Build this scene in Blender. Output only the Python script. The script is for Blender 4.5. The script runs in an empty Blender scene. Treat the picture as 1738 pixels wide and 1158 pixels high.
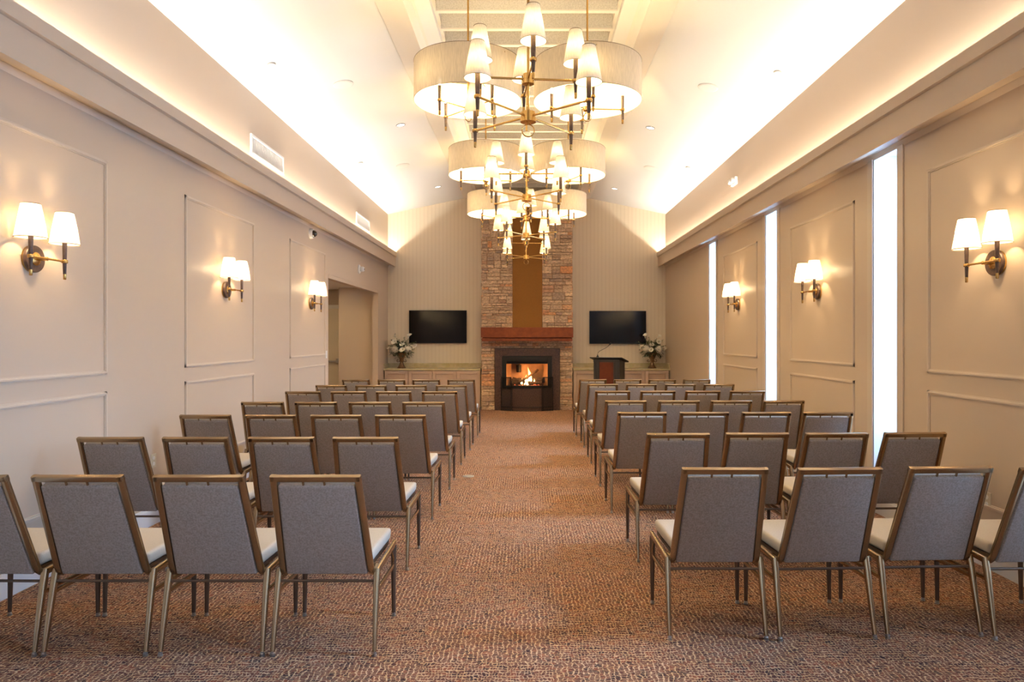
import bpy, bmesh, math, random
from mathutils import Vector, Matrix
PI = math.pi
rnd = random.Random(7)
S = bpy.context.scene
COL = S.collection

def lin(c):
    return tuple(((v/255)/12.92 if v/255 <= .04045 else ((v/255+.055)/1.055)**2.4) for v in c)

# ------------------------------------------------------------------ camera
EYE = 1.555
cam_d = bpy.data.cameras.new('camera'); cam = bpy.data.objects.new('camera', cam_d); COL.objects.link(cam)
cam.location = (0, 0, EYE); cam.rotation_euler = (PI/2, 0, 0)
cam_d.sensor_width = 36; cam_d.lens = 24.0
cam_d.shift_x = -25/1738; cam_d.shift_y = -5/1738
cam_d.clip_start = .05; cam_d.clip_end = 200
S.camera = cam

# ------------------------------------------------------------------ world and exposure
S.view_settings.view_transform = 'Standard'; S.view_settings.look = 'None'
S.view_settings.gamma = 1; S.view_settings.use_curve_mapping = False
EXPOSURE = 0.82
S.view_settings.exposure = EXPOSURE
W = bpy.data.worlds.new('sky'); S.world = W; W.use_nodes = True
wn = W.node_tree.nodes; wn.clear()
wo = wn.new('ShaderNodeOutputWorld'); wb = wn.new('ShaderNodeBackground')
wb.inputs[0].default_value = (.62, .76, 1, 1); wb.inputs[1].default_value = 1.5
W.node_tree.links.new(wb.outputs[0], wo.inputs[0])
S.cycles.use_denoising = True
S.cycles.max_bounces = 8; S.cycles.diffuse_bounces = 5; S.cycles.glossy_bounces = 3
S.cycles.transmission_bounces = 5; S.cycles.transparent_max_bounces = 8
S.cycles.sample_clamp_indirect = 6; S.cycles.caustics_reflective = False; S.cycles.caustics_refractive = False
S.cycles.use_light_tree = True

WARM = (1.0, .745, .37)
DAY = (.36, .60, 1.0)
COVE_W, DAY_W, REAR_W = 27, 1500, 22
SHADE_W, DRUM_W, SCONCE_W = 7.2, 10.8, 5.4

def light(kind, name, loc, power, color, rot=(0, 0, 0), size=None, radius=None, parent=None):
    d = bpy.data.lights.new(name, kind); d.energy = power; d.color = color
    if kind == 'AREA':
        d.shape = 'RECTANGLE'; d.size, d.size_y = size
    else:
        d.shadow_soft_size = radius
    o = bpy.data.objects.new(name, d); COL.objects.link(o); o.location = loc; o.rotation_euler = rot
    if parent: o.parent = parent
    return o

# LED tape hidden in both cove ledges, shining up
HW = 3.12; YB = 15.35; YR = -3.2
for sx in (-1, 1):
    y = YR + .1
    n = 6; L = (YB - .1 - y)/n
    for k in range(n):
        light('AREA', 'cove_light', (sx*3.075, y + L*(k+.5), 3.387), COVE_W, (1, .92, .79), (PI, 0, 0), (.03, L-.02))
# daylight just outside the slot windows and the glazed rear doors
WIN_Y = [-2.30, .44, 3.19, 5.94, 8.70, 11.45]
for y in WIN_Y:
    light('AREA', 'daylight', (HW+.5, y, 1.9), (85 if y > 2 else 35), (.36, .60, 1), (0, PI/2, 0), (2.6, .5))
    light('AREA', 'sky_glow', (HW+1.9, y, 4.3), DAY_W*(1.2 if y < 2 else 1), DAY, (0, math.radians(58), 0), (1.8, 1.4 if y > 2 else 2.0))
light('AREA', 'daylight', (.8, YR-.6, 1.5), REAR_W, (.85, .88, 1), (PI/2, 0, PI), (3.2, 2.4))

# ------------------------------------------------------------------ materials
def nt(name):
    m = bpy.data.materials.new(name); m.use_nodes = True
    n = m.node_tree.nodes; l = m.node_tree.links
    return m, n, l, n['Principled BSDF']
def mat(name, c, rough=.6, metal=0, bump=None, var=None, spec=.5, coat=0):
    """bump=(scale, strength); var=(scale, second colour, amount)"""
    m, n, l, p = nt(name)
    p.inputs['Base Color'].default_value = (*c, 1); p.inputs['Roughness'].default_value = rough
    p.inputs['Metallic'].default_value = metal; p.inputs['Specular IOR Level'].default_value = spec
    p.inputs['Coat Weight'].default_value = coat
    tc = n.new('ShaderNodeTexCoord')
    if var:
        t = n.new('ShaderNodeTexNoise'); t.inputs['Scale'].default_value = var[0]; t.inputs['Detail'].default_value = 4
        l.new(tc.outputs['Object'], t.inputs['Vector'])
        mx = n.new('ShaderNodeMix'); mx.data_type = 'RGBA'
        mr = n.new('ShaderNodeMapRange'); mr.inputs['From Min'].default_value = .35; mr.inputs['From Max'].default_value = .65
        mr.inputs['To Max'].default_value = var[2]
        l.new(t.outputs['Fac'], mr.inputs['Value']); l.new(mr.outputs[0], mx.inputs['Factor'])
        mx.inputs[6].default_value = (*c, 1); mx.inputs[7].default_value = (*var[1], 1)
        l.new(mx.outputs[2], p.inputs['Base Color'])
    if bump:
        t = n.new('ShaderNodeTexNoise'); t.inputs['Scale'].default_value = bump[0]; t.inputs['Detail'].default_value = 3
        l.new(tc.outputs['Object'], t.inputs['Vector'])
        b = n.new('ShaderNodeBump'); b.inputs['Strength'].default_value = bump[1]; b.inputs['Distance'].default_value = .004
        l.new(t.outputs['Fac'], b.inputs['Height']); l.new(b.outputs[0], p.inputs['Normal'])
    return m
def emis(name, c, strength):
    m, n, l, p = nt(name)
    p.inputs['Base Color'].default_value = (*c, 1)
    p.inputs['Emission Color'].default_value = (*c, 1); p.inputs['Emission Strength'].default_value = strength
    return m

WALLC = (.57, .455, .345)
M = {}
M['wall'] = mat('wall_paint', WALLC, .42, bump=(220, .05))
M['ceiling'] = mat('ceiling_paint', (.76, .75, .73), .8)
M['beam'] = mat('beam_paint', (.78, .73, .67), .6)
M['trim'] = mat('trim_paint', (.61, .505, .40), .35)
M['base'] = mat('baseboard_paint', (.80, .78, .75), .3)
M['jamb'] = mat('jamb_paint', (.88, .88, .88), .5)
M['bronze'] = mat('bronze_metal', (.40, .285, .17), .27, .97)
M['bronze_dark'] = mat('dark_bronze_metal', (.13, .09, .065), .38, .7)
M['chrome'] = mat('glide_steel', (.42, .42, .43), .3, 1)
M['back_fabric'] = mat('grey_woven_fabric', (.255, .212, .185), .85, bump=(420, .5), var=(120, (.355, .305, .275), 1), spec=.3)
M['seat_fabric'] = mat('cream_woven_fabric', (.60, .52, .42), .85, bump=(420, .5), var=(300, (.50, .43, .34), 1), spec=.3)
M['brass'] = mat('satin_brass', (.64, .40, .13), .27, 1)
M['walnut'] = mat('dark_walnut', (.055, .030, .020), .4, var=(60, (.09, .05, .035), .8))
M['counter'] = mat('cream_stone_top', lin((200, 185, 150)), .3, var=(9, lin((178, 165, 120)), .9))
M['cabinet'] = mat('taupe_cabinet_paint', (.56, .41, .31), .45)
M['mantel'] = mat('cherry_wood', (.21, .050, .014), .5, var=(14, (.14, .03, .009), .8), spec=.25)
M['granite'] = mat('brown_granite', (.045, .024, .017), .3, var=(55, (.12, .065, .045), .8), spec=.25)
M['black'] = mat('black_metal', (.008, .008, .008), .5, .0, spec=.25)
M['niche'] = mat('brown_suede_panel', (.26, .115, .028), .85, var=(40, (.235, .10, .024), .6), spec=.2)
M['screen'] = mat('tv_glass', (.003, .0025, .003), .13, spec=.2)
M['plastic_black'] = mat('black_plastic', (.012, .012, .014), .35)
M['white_plastic'] = mat('white_plastic', (.78, .77, .74), .4)
M['lens_dark'] = mat('dark_lens', (.03, .025, .02), .1)
M['ivory_plastic'] = mat('ivory_plastic', (.62, .55, .42), .4)
M['firebrick'] = mat('tan_firebrick', (.42, .25, .14), .8, var=(12, (.30, .16, .09), .7))
M['log'] = mat('charred_log', (.045, .028, .02), .9, bump=(40, 1), var=(25, (.10, .06, .04), .7))
M['urn'] = mat('antique_bronze_urn', (.13, .065, .030), .45, .3, var=(40, (.26, .14, .06), .8))
M['petal'] = mat('white_petal', (.82, .79, .68), .6)
M['petal_core'] = mat('pollen_yellow', (.55, .42, .10), .6)
M['leaf'] = mat('green_leaf', (.09, .13, .045), .55, var=(30, (.17, .20, .08), .9))
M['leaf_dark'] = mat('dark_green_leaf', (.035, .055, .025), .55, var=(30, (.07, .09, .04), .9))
M['podium'] = mat('black_laminate', (.028, .024, .022), .45)
M['podium_panel'] = mat('mahogany_panel', (.13, .028, .009), .45, var=(12, (.09, .018, .006), .8), spec=.25)
M['door'] = mat('cream_door_paint', (.72, .64, .52), .4)
M['steel'] = mat('satin_steel', (.42, .40, .38), .3, 1)
M['lens'] = emis('lit_lens', (1, .93, .82), 2.2)
M['bulb'] = emis('lit_bulb', (1, .88, .66), 25)
M['tape'] = emis('led_tape', (1, .85, .6), 3)
M['outlet_disc'] = mat('brushed_nickel', (.50, .46, .40), .45, .6)

def mapping_gen(n, l, coord='Object', scale=(1, 1, 1)):
    tc = n.new('ShaderNodeTexCoord'); mp = n.new('ShaderNodeMapping')
    mp.inputs['Scale'].default_value = scale; l.new(tc.outputs[coord], mp.inputs['Vector'])
    return mp
def math_node(n, l, op, a, b=None):
    x = n.new('ShaderNodeMath'); x.operation = op
    for i, v in enumerate((a, b)):
        if v is None: continue
        if isinstance(v, (int, float)): x.inputs[i].default_value = v
        else: l.new(v, x.inputs[i])
    return x.outputs[0]

# carpet: 0.63 m tiles, each quarter turned, of wavering tan yarn lines over rust and plum dashes
def carpet():
    m, n, l, p = nt('patterned_carpet')
    tc = n.new('ShaderNodeTexCoord')
    mp = n.new('ShaderNodeMapping'); mp.inputs['Location'].default_value = (-.12, -.12, 0)
    l.new(tc.outputs['Object'], mp.inputs['Vector'])
    ck = n.new('ShaderNodeTexChecker'); ck.inputs['Scale'].default_value = 1/.63
    ck.inputs[1].default_value = (0, 0, 0, 1); ck.inputs[2].default_value = (1, 1, 1, 1)
    l.new(mp.outputs[0], ck.inputs['Vector'])
    # wobble
    nz = n.new('ShaderNodeTexNoise'); nz.inputs['Scale'].default_value = 22; nz.inputs['Detail'].default_value = 2
    l.new(mp.outputs[0], nz.inputs['Vector'])
    vs = n.new('ShaderNodeVectorMath'); vs.operation = 'SUBTRACT'; l.new(nz.outputs['Color'], vs.inputs[0]); vs.inputs[1].default_value = (.5, .5, .5)
    vm = n.new('ShaderNodeVectorMath'); vm.operation = 'SCALE'; vm.inputs['Scale'].default_value = .045; l.new(vs.outputs[0], vm.inputs[0])
    va = n.new('ShaderNodeVectorMath'); va.operation = 'ADD'; l.new(mp.outputs[0], va.inputs[0]); l.new(vm.outputs[0], va.inputs[1])
    sp = n.new('ShaderNodeSeparateXYZ'); l.new(va.outputs[0], sp.inputs[0])
    def mixv(f, a, b):
        x = n.new('ShaderNodeMix'); x.data_type = 'FLOAT'
        l.new(f, x.inputs[0]); l.new(a, x.inputs[2]); l.new(b, x.inputs[3]); return x.outputs[0]
    u = mixv(ck.outputs['Fac'], sp.outputs['X'], sp.outputs['Y'])
    v = mixv(ck.outputs['Fac'], sp.outputs['Y'], sp.outputs['X'])
    def lines(c, pitch):
        a = math_node(n, l, 'MULTIPLY', c, 1/pitch)
        b = math_node(n, l, 'FRACT', a)
        d = math_node(n, l, 'SUBTRACT', b, .5)
        return math_node(n, l, 'ABSOLUTE', d)     # 0 middle of a cell .. .5 on the line
    lu, lv = lines(u, .0240), lines(v, .0165)
    def ramp(x, a, b):
        r = n.new('ShaderNodeMapRange'); r.inputs['From Min'].default_value = a; r.inputs['From Max'].default_value = b
        l.new(x, r.inputs['Value']); return r.outputs[0]
    strong = ramp(lu, .33, .43)
    weak = math_node(n, l, 'MULTIPLY', ramp(lv, .30, .43), .75)
    line = math_node(n, l, 'MAXIMUM', strong, weak)
    # breaks in the lines
    n2 = n.new('ShaderNodeTexNoise'); n2.inputs['Scale'].default_value = 55; n2.inputs['Detail'].default_value = 2; l.new(mp.outputs[0], n2.inputs['Vector'])
    brk = ramp(n2.outputs['Fac'], .34, .52)
    line = math_node(n, l, 'MULTIPLY', line, brk)
    # cell colours
    n3 = n.new('ShaderNodeTexVoronoi'); n3.inputs['Scale'].default_value = 38; l.new(va.outputs[0], n3.inputs['Vector'])
    sc = n.new('ShaderNodeSeparateColor'); l.new(n3.outputs['Color'], sc.inputs[0])
    cr = n.new('ShaderNodeValToRGB'); l.new(sc.outputs[0], cr.inputs[0])
    e = cr.color_ramp.elements
    e[0].position = 0; e[0].color = (.050, .026, .026, 1)
    e[1].position = 1; e[1].color = (.23, .070, .036, 1)
    k = e.new(.35); k.color = (.125, .046, .032, 1)
    k = e.new(.7); k.color = (.18, .080, .052, 1)
    n4 = n.new('ShaderNodeTexNoise'); n4.inputs['Scale'].default_value = 9; l.new(mp.outputs[0], n4.inputs['Vector'])
    tan = n.new('ShaderNodeMix'); tan.data_type = 'RGBA'; l.new(ramp(n4.outputs['Fac'], .4, .6), tan.inputs[0])
    tan.inputs[6].default_value = (.60, .37, .185, 1); tan.inputs[7].default_value = (.62, .41, .245, 1)
    mx = n.new('ShaderNodeMix'); mx.data_type = 'RGBA'; l.new(line, mx.inputs[0]); l.new(cr.outputs[0], mx.inputs[6]); l.new(tan.outputs[2], mx.inputs[7])
    l.new(mx.outputs[2], p.inputs['Base Color']); p.inputs['Roughness'].default_value = .95; p.inputs['Specular IOR Level'].default_value = .15
    b = n.new('ShaderNodeBump'); b.inputs['Strength'].default_value = .5; b.inputs['Distance'].default_value = .004
    l.new(line, b.inputs['Height']); l.new(b.outputs[0], p.inputs['Normal'])
    return m
M['carpet'] = carpet()

def wallpaper():
    m, n, l, p = nt('pinstripe_wallpaper')
    tc = n.new('ShaderNodeTexCoord'); sp = n.new('ShaderNodeSeparateXYZ'); l.new(tc.outputs['Object'], sp.inputs[0])
    f = math_node(n, l, 'FRACT', math_node(n, l, 'MULTIPLY', sp.outputs['X'], 1/.085))
    g = math_node(n, l, 'GREATER_THAN', f, .72)
    mx = n.new('ShaderNodeMix'); mx.data_type = 'RGBA'; l.new(g, mx.inputs[0])
    mx.inputs[6].default_value = (.74, .645, .50, 1); mx.inputs[7].default_value = (.70, .605, .465, 1)
    l.new(mx.outputs[2], p.inputs['Base Color']); p.inputs['Roughness'].default_value = .6
    return m
M['wallpaper'] = wallpaper()

def louver_mat():
    m, n, l, p = nt('speckled_acoustic_board')
    tc = n.new('ShaderNodeTexCoord')
    t = n.new('ShaderNodeTexNoise'); t.inputs['Scale'].default_value = 70; t.inputs['Detail'].default_value = 5
    l.new(tc.outputs['Object'], t.inputs['Vector'])
    cr = n.new('ShaderNodeValToRGB'); l.new(t.outputs['Fac'], cr.inputs[0])
    cr.color_ramp.elements[0].position = .38; cr.color_ramp.elements[0].color = (.58, .55, .51, 1)
    cr.color_ramp.elements[1].position = .62; cr.color_ramp.elements[1].color = (.70, .67, .63, 1)
    l.new(cr.outputs[0], p.inputs['Base Color']); p.inputs['Roughness'].default_value = .9
    return m
M['louver'] = louver_mat()

def stone():
    m, n, l, p = nt('stacked_ledge_stone')
    geo = n.new('ShaderNodeNewGeometry'); tc = n.new('ShaderNodeTexCoord')
    cr = n.new('ShaderNodeValToRGB'); l.new(geo.outputs['Random Per Island'], cr.inputs[0])
    cs = [(0, (.30, .20, .125)), (.2, (.40, .29, .19)), (.4, (.25, .165, .11)), (.55, (.46, .34, .22)), (.72, (.34, .235, .15)), (.86, (.22, .16, .125)), (.94, (.42, .20, .09)), (1, (.38, .27, .17))]
    e = cr.color_ramp.elements
    e[0].color = (*cs[0][1], 1); e[1].position = 1; e[1].color = (*cs[-1][1], 1)
    for q, c in cs[1:-1]:
        k = e.new(q); k.color = (*c, 1)
    t = n.new('ShaderNodeTexNoise'); t.inputs['Scale'].default_value = 22; t.inputs['Detail'].default_value = 5
    mp = n.new('ShaderNodeMapping'); mp.inputs['Scale'].default_value = (1, 1, 2.2); l.new(tc.outputs['Object'], mp.inputs[0]); l.new(mp.outputs[0], t.inputs['Vector'])
    mr = n.new('ShaderNodeMapRange'); mr.inputs['From Min'].default_value = .3; mr.inputs['From Max'].default_value = .7; mr.inputs['To Min'].default_value = 1.0; mr.inputs['To Max'].default_value = 2.3
    l.new(t.outputs['Fac'], mr.inputs['Value'])
    vm = n.new('ShaderNodeVectorMath'); vm.operation = 'SCALE'; l.new(cr.outputs[0], vm.inputs[0]); l.new(mr.outputs[0], vm.inputs['Scale'])
    l.new(vm.outputs[0], p.inputs['Base Color']); p.inputs['Roughness'].default_value = .85
    b = n.new('ShaderNodeBump'); b.inputs['Strength'].default_value = .9; b.inputs['Distance'].default_value = .02
    l.new(t.outputs['Fac'], b.inputs['Height']); l.new(b.outputs[0], p.inputs['Normal'])
    return m
M['stone'] = stone()

def linen(name, c, transl, transp, weave=1.0):
    """thin lampshade cloth: reflects, glows through, and lets a little light straight past its threads"""
    m, n, l, p = nt(name); n.remove(p)
    out = n['Material Output']
    tc = n.new('ShaderNodeTexCoord'); mp = n.new('ShaderNodeMapping'); mp.inputs['Scale'].default_value = (130, 130, 14)
    l.new(tc.outputs['Object'], mp.inputs[0])
    t = n.new('ShaderNodeTexNoise'); t.inputs['Scale'].default_value = 1; t.inputs['Detail'].default_value = 3; l.new(mp.outputs[0], t.inputs['Vector'])
    mx = n.new('ShaderNodeMix'); mx.data_type = 'RGBA'
    mr = n.new('ShaderNodeMapRange'); mr.inputs['From Min'].default_value = .35; mr.inputs['From Max'].default_value = .65; l.new(t.outputs['Fac'], mr.inputs['Value'])
    l.new(mr.outputs[0], mx.inputs[0])
    mx.inputs[6].default_value = (*[v*(1-.15*weave) for v in c], 1); mx.inputs[7].default_value = (*c, 1)
    d = n.new('ShaderNodeBsdfDiffuse'); tr = n.new('ShaderNodeBsdfTranslucent'); tp = n.new('ShaderNodeBsdfTransparent')
    l.new(mx.outputs[2], d.inputs[0]); l.new(mx.outputs[2], tr.inputs[0])
    a = n.new('ShaderNodeMixShader'); a.inputs[0].default_value = transl; l.new(d.outputs[0], a.inputs[1]); l.new(tr.outputs[0], a.inputs[2])
    b = n.new('ShaderNodeMixShader'); b.inputs[0].default_value = transp; l.new(a.outputs[0], b.inputs[1]); l.new(tp.outputs[0], b.inputs[2])
    l.new(b.outputs[0], out.inputs[0])
    return m
M['shade'] = linen('linen_shade', (.80, .73, .62), .048, .012)
M['drum'] = linen('linen_drum', (.70, .60, .46), .055, .01)
M['silk'] = linen('white_silk_shade', (.93, .90, .82), .55, .12, .1)

def glassy():
    m, n, l, p = nt('window_glass'); n.remove(p)
    out = n['Material Output']; t = n.new('ShaderNodeBsdfTransparent'); t.inputs[0].default_value = (.93, .96, .97, 1)
    g = n.new('ShaderNodeBsdfGlossy'); g.inputs['Roughness'].default_value = .02
    f = n.new('ShaderNodeFresnel'); f.inputs[0].default_value = 1.45
    mx = n.new('ShaderNodeMixShader'); l.new(f.outputs[0], mx.inputs[0]); l.new(t.outputs[0], mx.inputs[1]); l.new(g.outputs[0], mx.inputs[2]); l.new(mx.outputs[0], out.inputs[0])
    return m
M['glass'] = glassy()
def mesh_wire():
    m, n, l, p = nt('fine_black_wire_mesh')
    tc = n.new('ShaderNodeTexCoord'); sp = n.new('ShaderNodeSeparateXYZ'); l.new(tc.outputs['Object'], sp.inputs[0])
    fx = math_node(n, l, 'FRACT', math_node(n, l, 'MULTIPLY', sp.outputs['X'], 160)); fz = math_node(n, l, 'FRACT', math_node(n, l, 'MULTIPLY', sp.outputs['Z'], 160))
    g = math_node(n, l, 'MAXIMUM', math_node(n, l, 'GREATER_THAN', fx, .82), math_node(n, l, 'GREATER_THAN', fz, .82))
    p.inputs['Base Color'].default_value = (.012, .012, .012, 1); p.inputs['Roughness'].default_value = .5
    l.new(g, p.inputs['Alpha'])
    return m
M['wire'] = mesh_wire()
def flame_mat():
    m, n, l, p = nt('flame')
    tc = n.new('ShaderNodeTexCoord'); sp = n.new('ShaderNodeSeparateXYZ'); l.new(tc.outputs['Generated'], sp.inputs[0])
    cr = n.new('ShaderNodeValToRGB'); l.new(sp.outputs['Z'], cr.inputs[0])
    e = cr.color_ramp.elements; e[0].color = (1, .75, .35, 1); e[1].position = 1; e[1].color = (1, .22, .02, 1)
    k = e.new(.55); k.color = (1, .6, .18, 1)
    p.inputs['Base Color'].default_value = (0, 0, 0, 1)
    l.new(cr.outputs[0], p.inputs['Emission Color']); p.inputs['Emission Strength'].default_value = 3.0
    return m
M['flame'] = flame_mat()
def ember_mat():
    m, n, l, p = nt('glowing_embers')
    tc = n.new('ShaderNodeTexCoord'); t = n.new('ShaderNodeTexNoise'); t.inputs['Scale'].default_value = 30; l.new(tc.outputs['Object'], t.inputs['Vector'])
    cr = n.new('ShaderNodeValToRGB'); l.new(t.outputs['Fac'], cr.inputs[0])
    cr.color_ramp.elements[0].position = .45; cr.color_ramp.elements[0].color = (0, 0, 0, 1); cr.color_ramp.elements[1].position = .65; cr.color_ramp.elements[1].color = (1, .16, .04, 1)
    p.inputs['Base Color'].default_value = (.05, .03, .025, 1); l.new(cr.outputs[0], p.inputs['Emission Color']); p.inputs['Emission Strength'].default_value = 1.6
    return m
M['ember'] = ember_mat()

# ------------------------------------------------------------------ mesh helpers
def B(): return bmesh.new()
def obj(name, bm, m, parent=None, smooth=40, loc=None):
    bmesh.ops.recalc_face_normals(bm, faces=bm.faces)
    me = bpy.data.meshes.new(name); bm.to_mesh(me); bm.free()
    if smooth:
        for f in me.polygons: f.use_smooth = True
        me.set_sharp_from_angle(angle=math.radians(smooth))
    me.materials.append(m)
    o = bpy.data.objects.new(name, me); COL.objects.link(o)
    if parent: o.parent = parent
    if loc: o.location = loc
    return o
def empty(name, loc=(0, 0, 0), rz=0, parent=None):
    o = bpy.data.objects.new(name, None); COL.objects.link(o); o.location = loc; o.rotation_euler = (0, 0, rz); o.empty_display_size = .1
    if parent: o.parent = parent
    return o
def tag(o, label, cat, group=None):
    o['label'] = label; o['category'] = cat
    if group: o['group'] = group
    return o
def struct(name, bm, m, parent=None, smooth=None):
    o = obj(name, bm, m, parent, smooth)
    if not parent: o['kind'] = 'structure'
    return o
def box(bm, x0, x1, y0, y1, z0, z1, bev=0, seg=2):
    r = bmesh.ops.create_cube(bm, size=1)
    for v in r['verts']:
        v.co = Vector(((x0+x1)/2+v.co.x*(x1-x0), (y0+y1)/2+v.co.y*(y1-y0), (z0+z1)/2+v.co.z*(z1-z0)))
    if bev:
        es = list({e for v in r['verts'] for e in v.link_edges})
        bmesh.ops.bevel(bm, geom=es, offset=bev, segments=seg, profile=.6, affect='EDGES', clamp_overlap=True)
    return r['verts']
def hexa(bm, pts, bev=0, seg=2):
    """pts: 4 bottom then 4 top, same winding"""
    v = [bm.verts.new(p) for p in pts]
    fs = [bm.faces.new([v[i] for i in q]) for q in ((3, 2, 1, 0), (4, 5, 6, 7), (0, 1, 5, 4), (1, 2, 6, 5), (2, 3, 7, 6), (3, 0, 4, 7))]
    if bev:
        es = list({e for f in fs for e in f.edges})
        bmesh.ops.bevel(bm, geom=es, offset=bev, segments=seg, profile=.6, affect='EDGES', clamp_overlap=True)
def prism_y(bm, poly, y0, y1):
    """poly of (x, z) pushed along y"""
    a = [bm.verts.new((x, y0, z)) for x, z in poly]; b = [bm.verts.new((x, y1, z)) for x, z in poly]
    n = len(poly)
    bm.faces.new(a[::-1]); bm.faces.new(b)
    for i in range(n): bm.faces.new((a[i], a[(i+1) % n], b[(i+1) % n], b[i]))
def lathe(bm, prof, c=(0, 0, 0), seg=20, cap=True, axis='Z', angle_off=0):
    rings = []
    for r, z in prof:
        ring = []
        for k in range(seg):
            a = 2*PI*k/seg + angle_off
            if axis == 'Z': p = (c[0]+r*math.cos(a), c[1]+r*math.sin(a), c[2]+z)
            elif axis == 'X': p = (c[0]+z, c[1]+r*math.cos(a), c[2]+r*math.sin(a))
            else: p = (c[0]+r*math.cos(a), c[1]+z, c[2]+r*math.sin(a))
            ring.append(bm.verts.new(p))
        rings.append(ring)
    for a, b in zip(rings, rings[1:]):
        for k in range(seg): bm.faces.new((a[k], a[(k+1) % seg], b[(k+1) % seg], b[k]))
    if cap:
        bm.faces.new(rings[0][::-1]); bm.faces.new(rings[-1])
def tube(bm, pts, r, seg=8, ref=Vector((0, 0, 1)), sect=None, closed=False):
    """sweep a round (r, maybe per point) or rectangular (sect=(w, h), maybe per point) section along pts"""
    pts = [Vector(p) for p in pts]; n = len(pts); rings = []
    for i, p in enumerate(pts):
        if closed: t = pts[(i+1) % n] - pts[i-1]
        else: t = pts[min(i+1, n-1)] - pts[max(i-1, 0)]
        t.normalize()
        rf = ref if abs(t.dot(ref)) < .95 else Vector((1, 0, 0))
        u = t.cross(rf).normalized(); v = u.cross(t).normalized()
        if sect:
            w, h = sect[i] if isinstance(sect, list) else sect
            q = [(-w/2, -h/2), (w/2, -h/2), (w/2, h/2), (-w/2, h/2)]
            c = min(w, h)*.18
            q = [(-w/2+c, -h/2), (w/2-c, -h/2), (w/2, -h/2+c), (w/2, h/2-c), (w/2-c, h/2), (-w/2+c, h/2), (-w/2, h/2-c), (-w/2, -h/2+c)]
        else:
            rr = r[i] if isinstance(r, (list, tuple)) else r
            q = [(rr*math.cos(2*PI*k/seg), rr*math.sin(2*PI*k/seg)) for k in range(seg)]
        rings.append([bm.verts.new(p + u*a + v*b) for a, b in q])
    m = len(rings[0])
    pairs = list(zip(rings, rings[1:])) + ([(rings[-1], rings[0])] if closed else [])
    for a, b in pairs:
        for k in range(m): bm.faces.new((a[k], a[(k+1) % m], b[(k+1) % m], b[k]))
    if not closed:
        bm.faces.new(rings[0][::-1]); bm.faces.new(rings[-1])
def kids(o): return [c for c in COL.objects if c.parent == o]
CH = {}
def dup(root, loc, rz=0, label=None):
    r = root.copy(); COL.objects.link(r); r.location = loc; r.rotation_euler = (0, 0, rz)
    if label: r['label'] = label
    def rec(src, dst):
        for ch in src.children:
            c = ch.copy(); COL.objects.link(c); c.parent = dst
            rec(ch, c)
    rec(root, r)
    return r

# ------------------------------------------------------------------ room shell
b = B(); box(b, -HW-1.9, HW+.4, YR-.3, YB+.5, -.12, 0); struct('floor', b, M['carpet'])

def wall_x(name, x0, x1, y0, y1, z1, holes, m):
    """a thick wall running along y, cut by holes (ya, yb, za, zb)"""
    ys = sorted({y0, y1, *[h[0] for h in holes], *[h[1] for h in holes]})
    bm = B()
    for a, c in zip(ys, ys[1:]):
        hs = [h for h in holes if h[0] <= a + 1e-6 and h[1] >= c - 1e-6]
        if hs:
            h = hs[0]
            if h[2] > 0: box(bm, x0, x1, a, c, 0, h[2])
            box(bm, x0, x1, a, c, h[3], z1)
        else: box(bm, x0, x1, a, c, 0, z1)
    return struct(name, bm, m)
DOOR = (10.73, 14.33, 0, 2.56)
wall_x('wall_left', -HW-.12, -HW, YR, YB, 4.42, [DOOR], M['wall'])
def half(y): return .20 if y > 2 else .65    # the two unseen windows behind the viewpoint are widened to admit more daylight
holes = [(y-half(y), y+half(y), .16, 3.19) for y in WIN_Y]
wall_x('wall_right', HW, HW+.34, YR, YB, 4.42, holes, M['wall'])
# gable wall behind the fireplace, papered
b = B()
prism_y(b, [(-HW-.12, 0), (HW+.34, 0), (HW+.34, 4.36), (HW, 4.36), (1.3, 5.9), (-1.3, 5.9), (-HW, 4.36), (-HW-.12, 4.36)], YB, YB+.15)
struct('wall_back', b, M['wallpaper'])
# wall behind the viewpoint, with a glazed double door
b = B()
for x0, x1, z0, z1 in ((-HW-.12, -.9, 0, 4.4), (2.5, HW+.34, 0, 4.4), (-.9, 2.5, 2.6, 4.4), (-2, 2, 4.4, 5.9)):
    box(b, x0, x1, YR-.15, YR, z0, z1)
struct('wall_rear', b, M['wall'])
dr = empty('door_1', (.8, YR-.08, 0)); dr['kind'] = 'structure'
b = B()
for x0, x1, z0, z1 in ((-1.7, -1.6, 0, 2.6), (1.6, 1.7, 0, 2.6), (-.06, .06, 0, 2.6), (-1.6, 1.6, 2.5, 2.6), (-1.6, 1.6, 0, .2)):
    box(b, x0, x1, -.04, .04, z0, z1)
struct('door_frame', b, M['base'], dr)
b = B(); box(b, -1.6, 1.6, -.005, .005, .2, 2.5); struct('glass_pane', b, M['glass'], dr)

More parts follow.
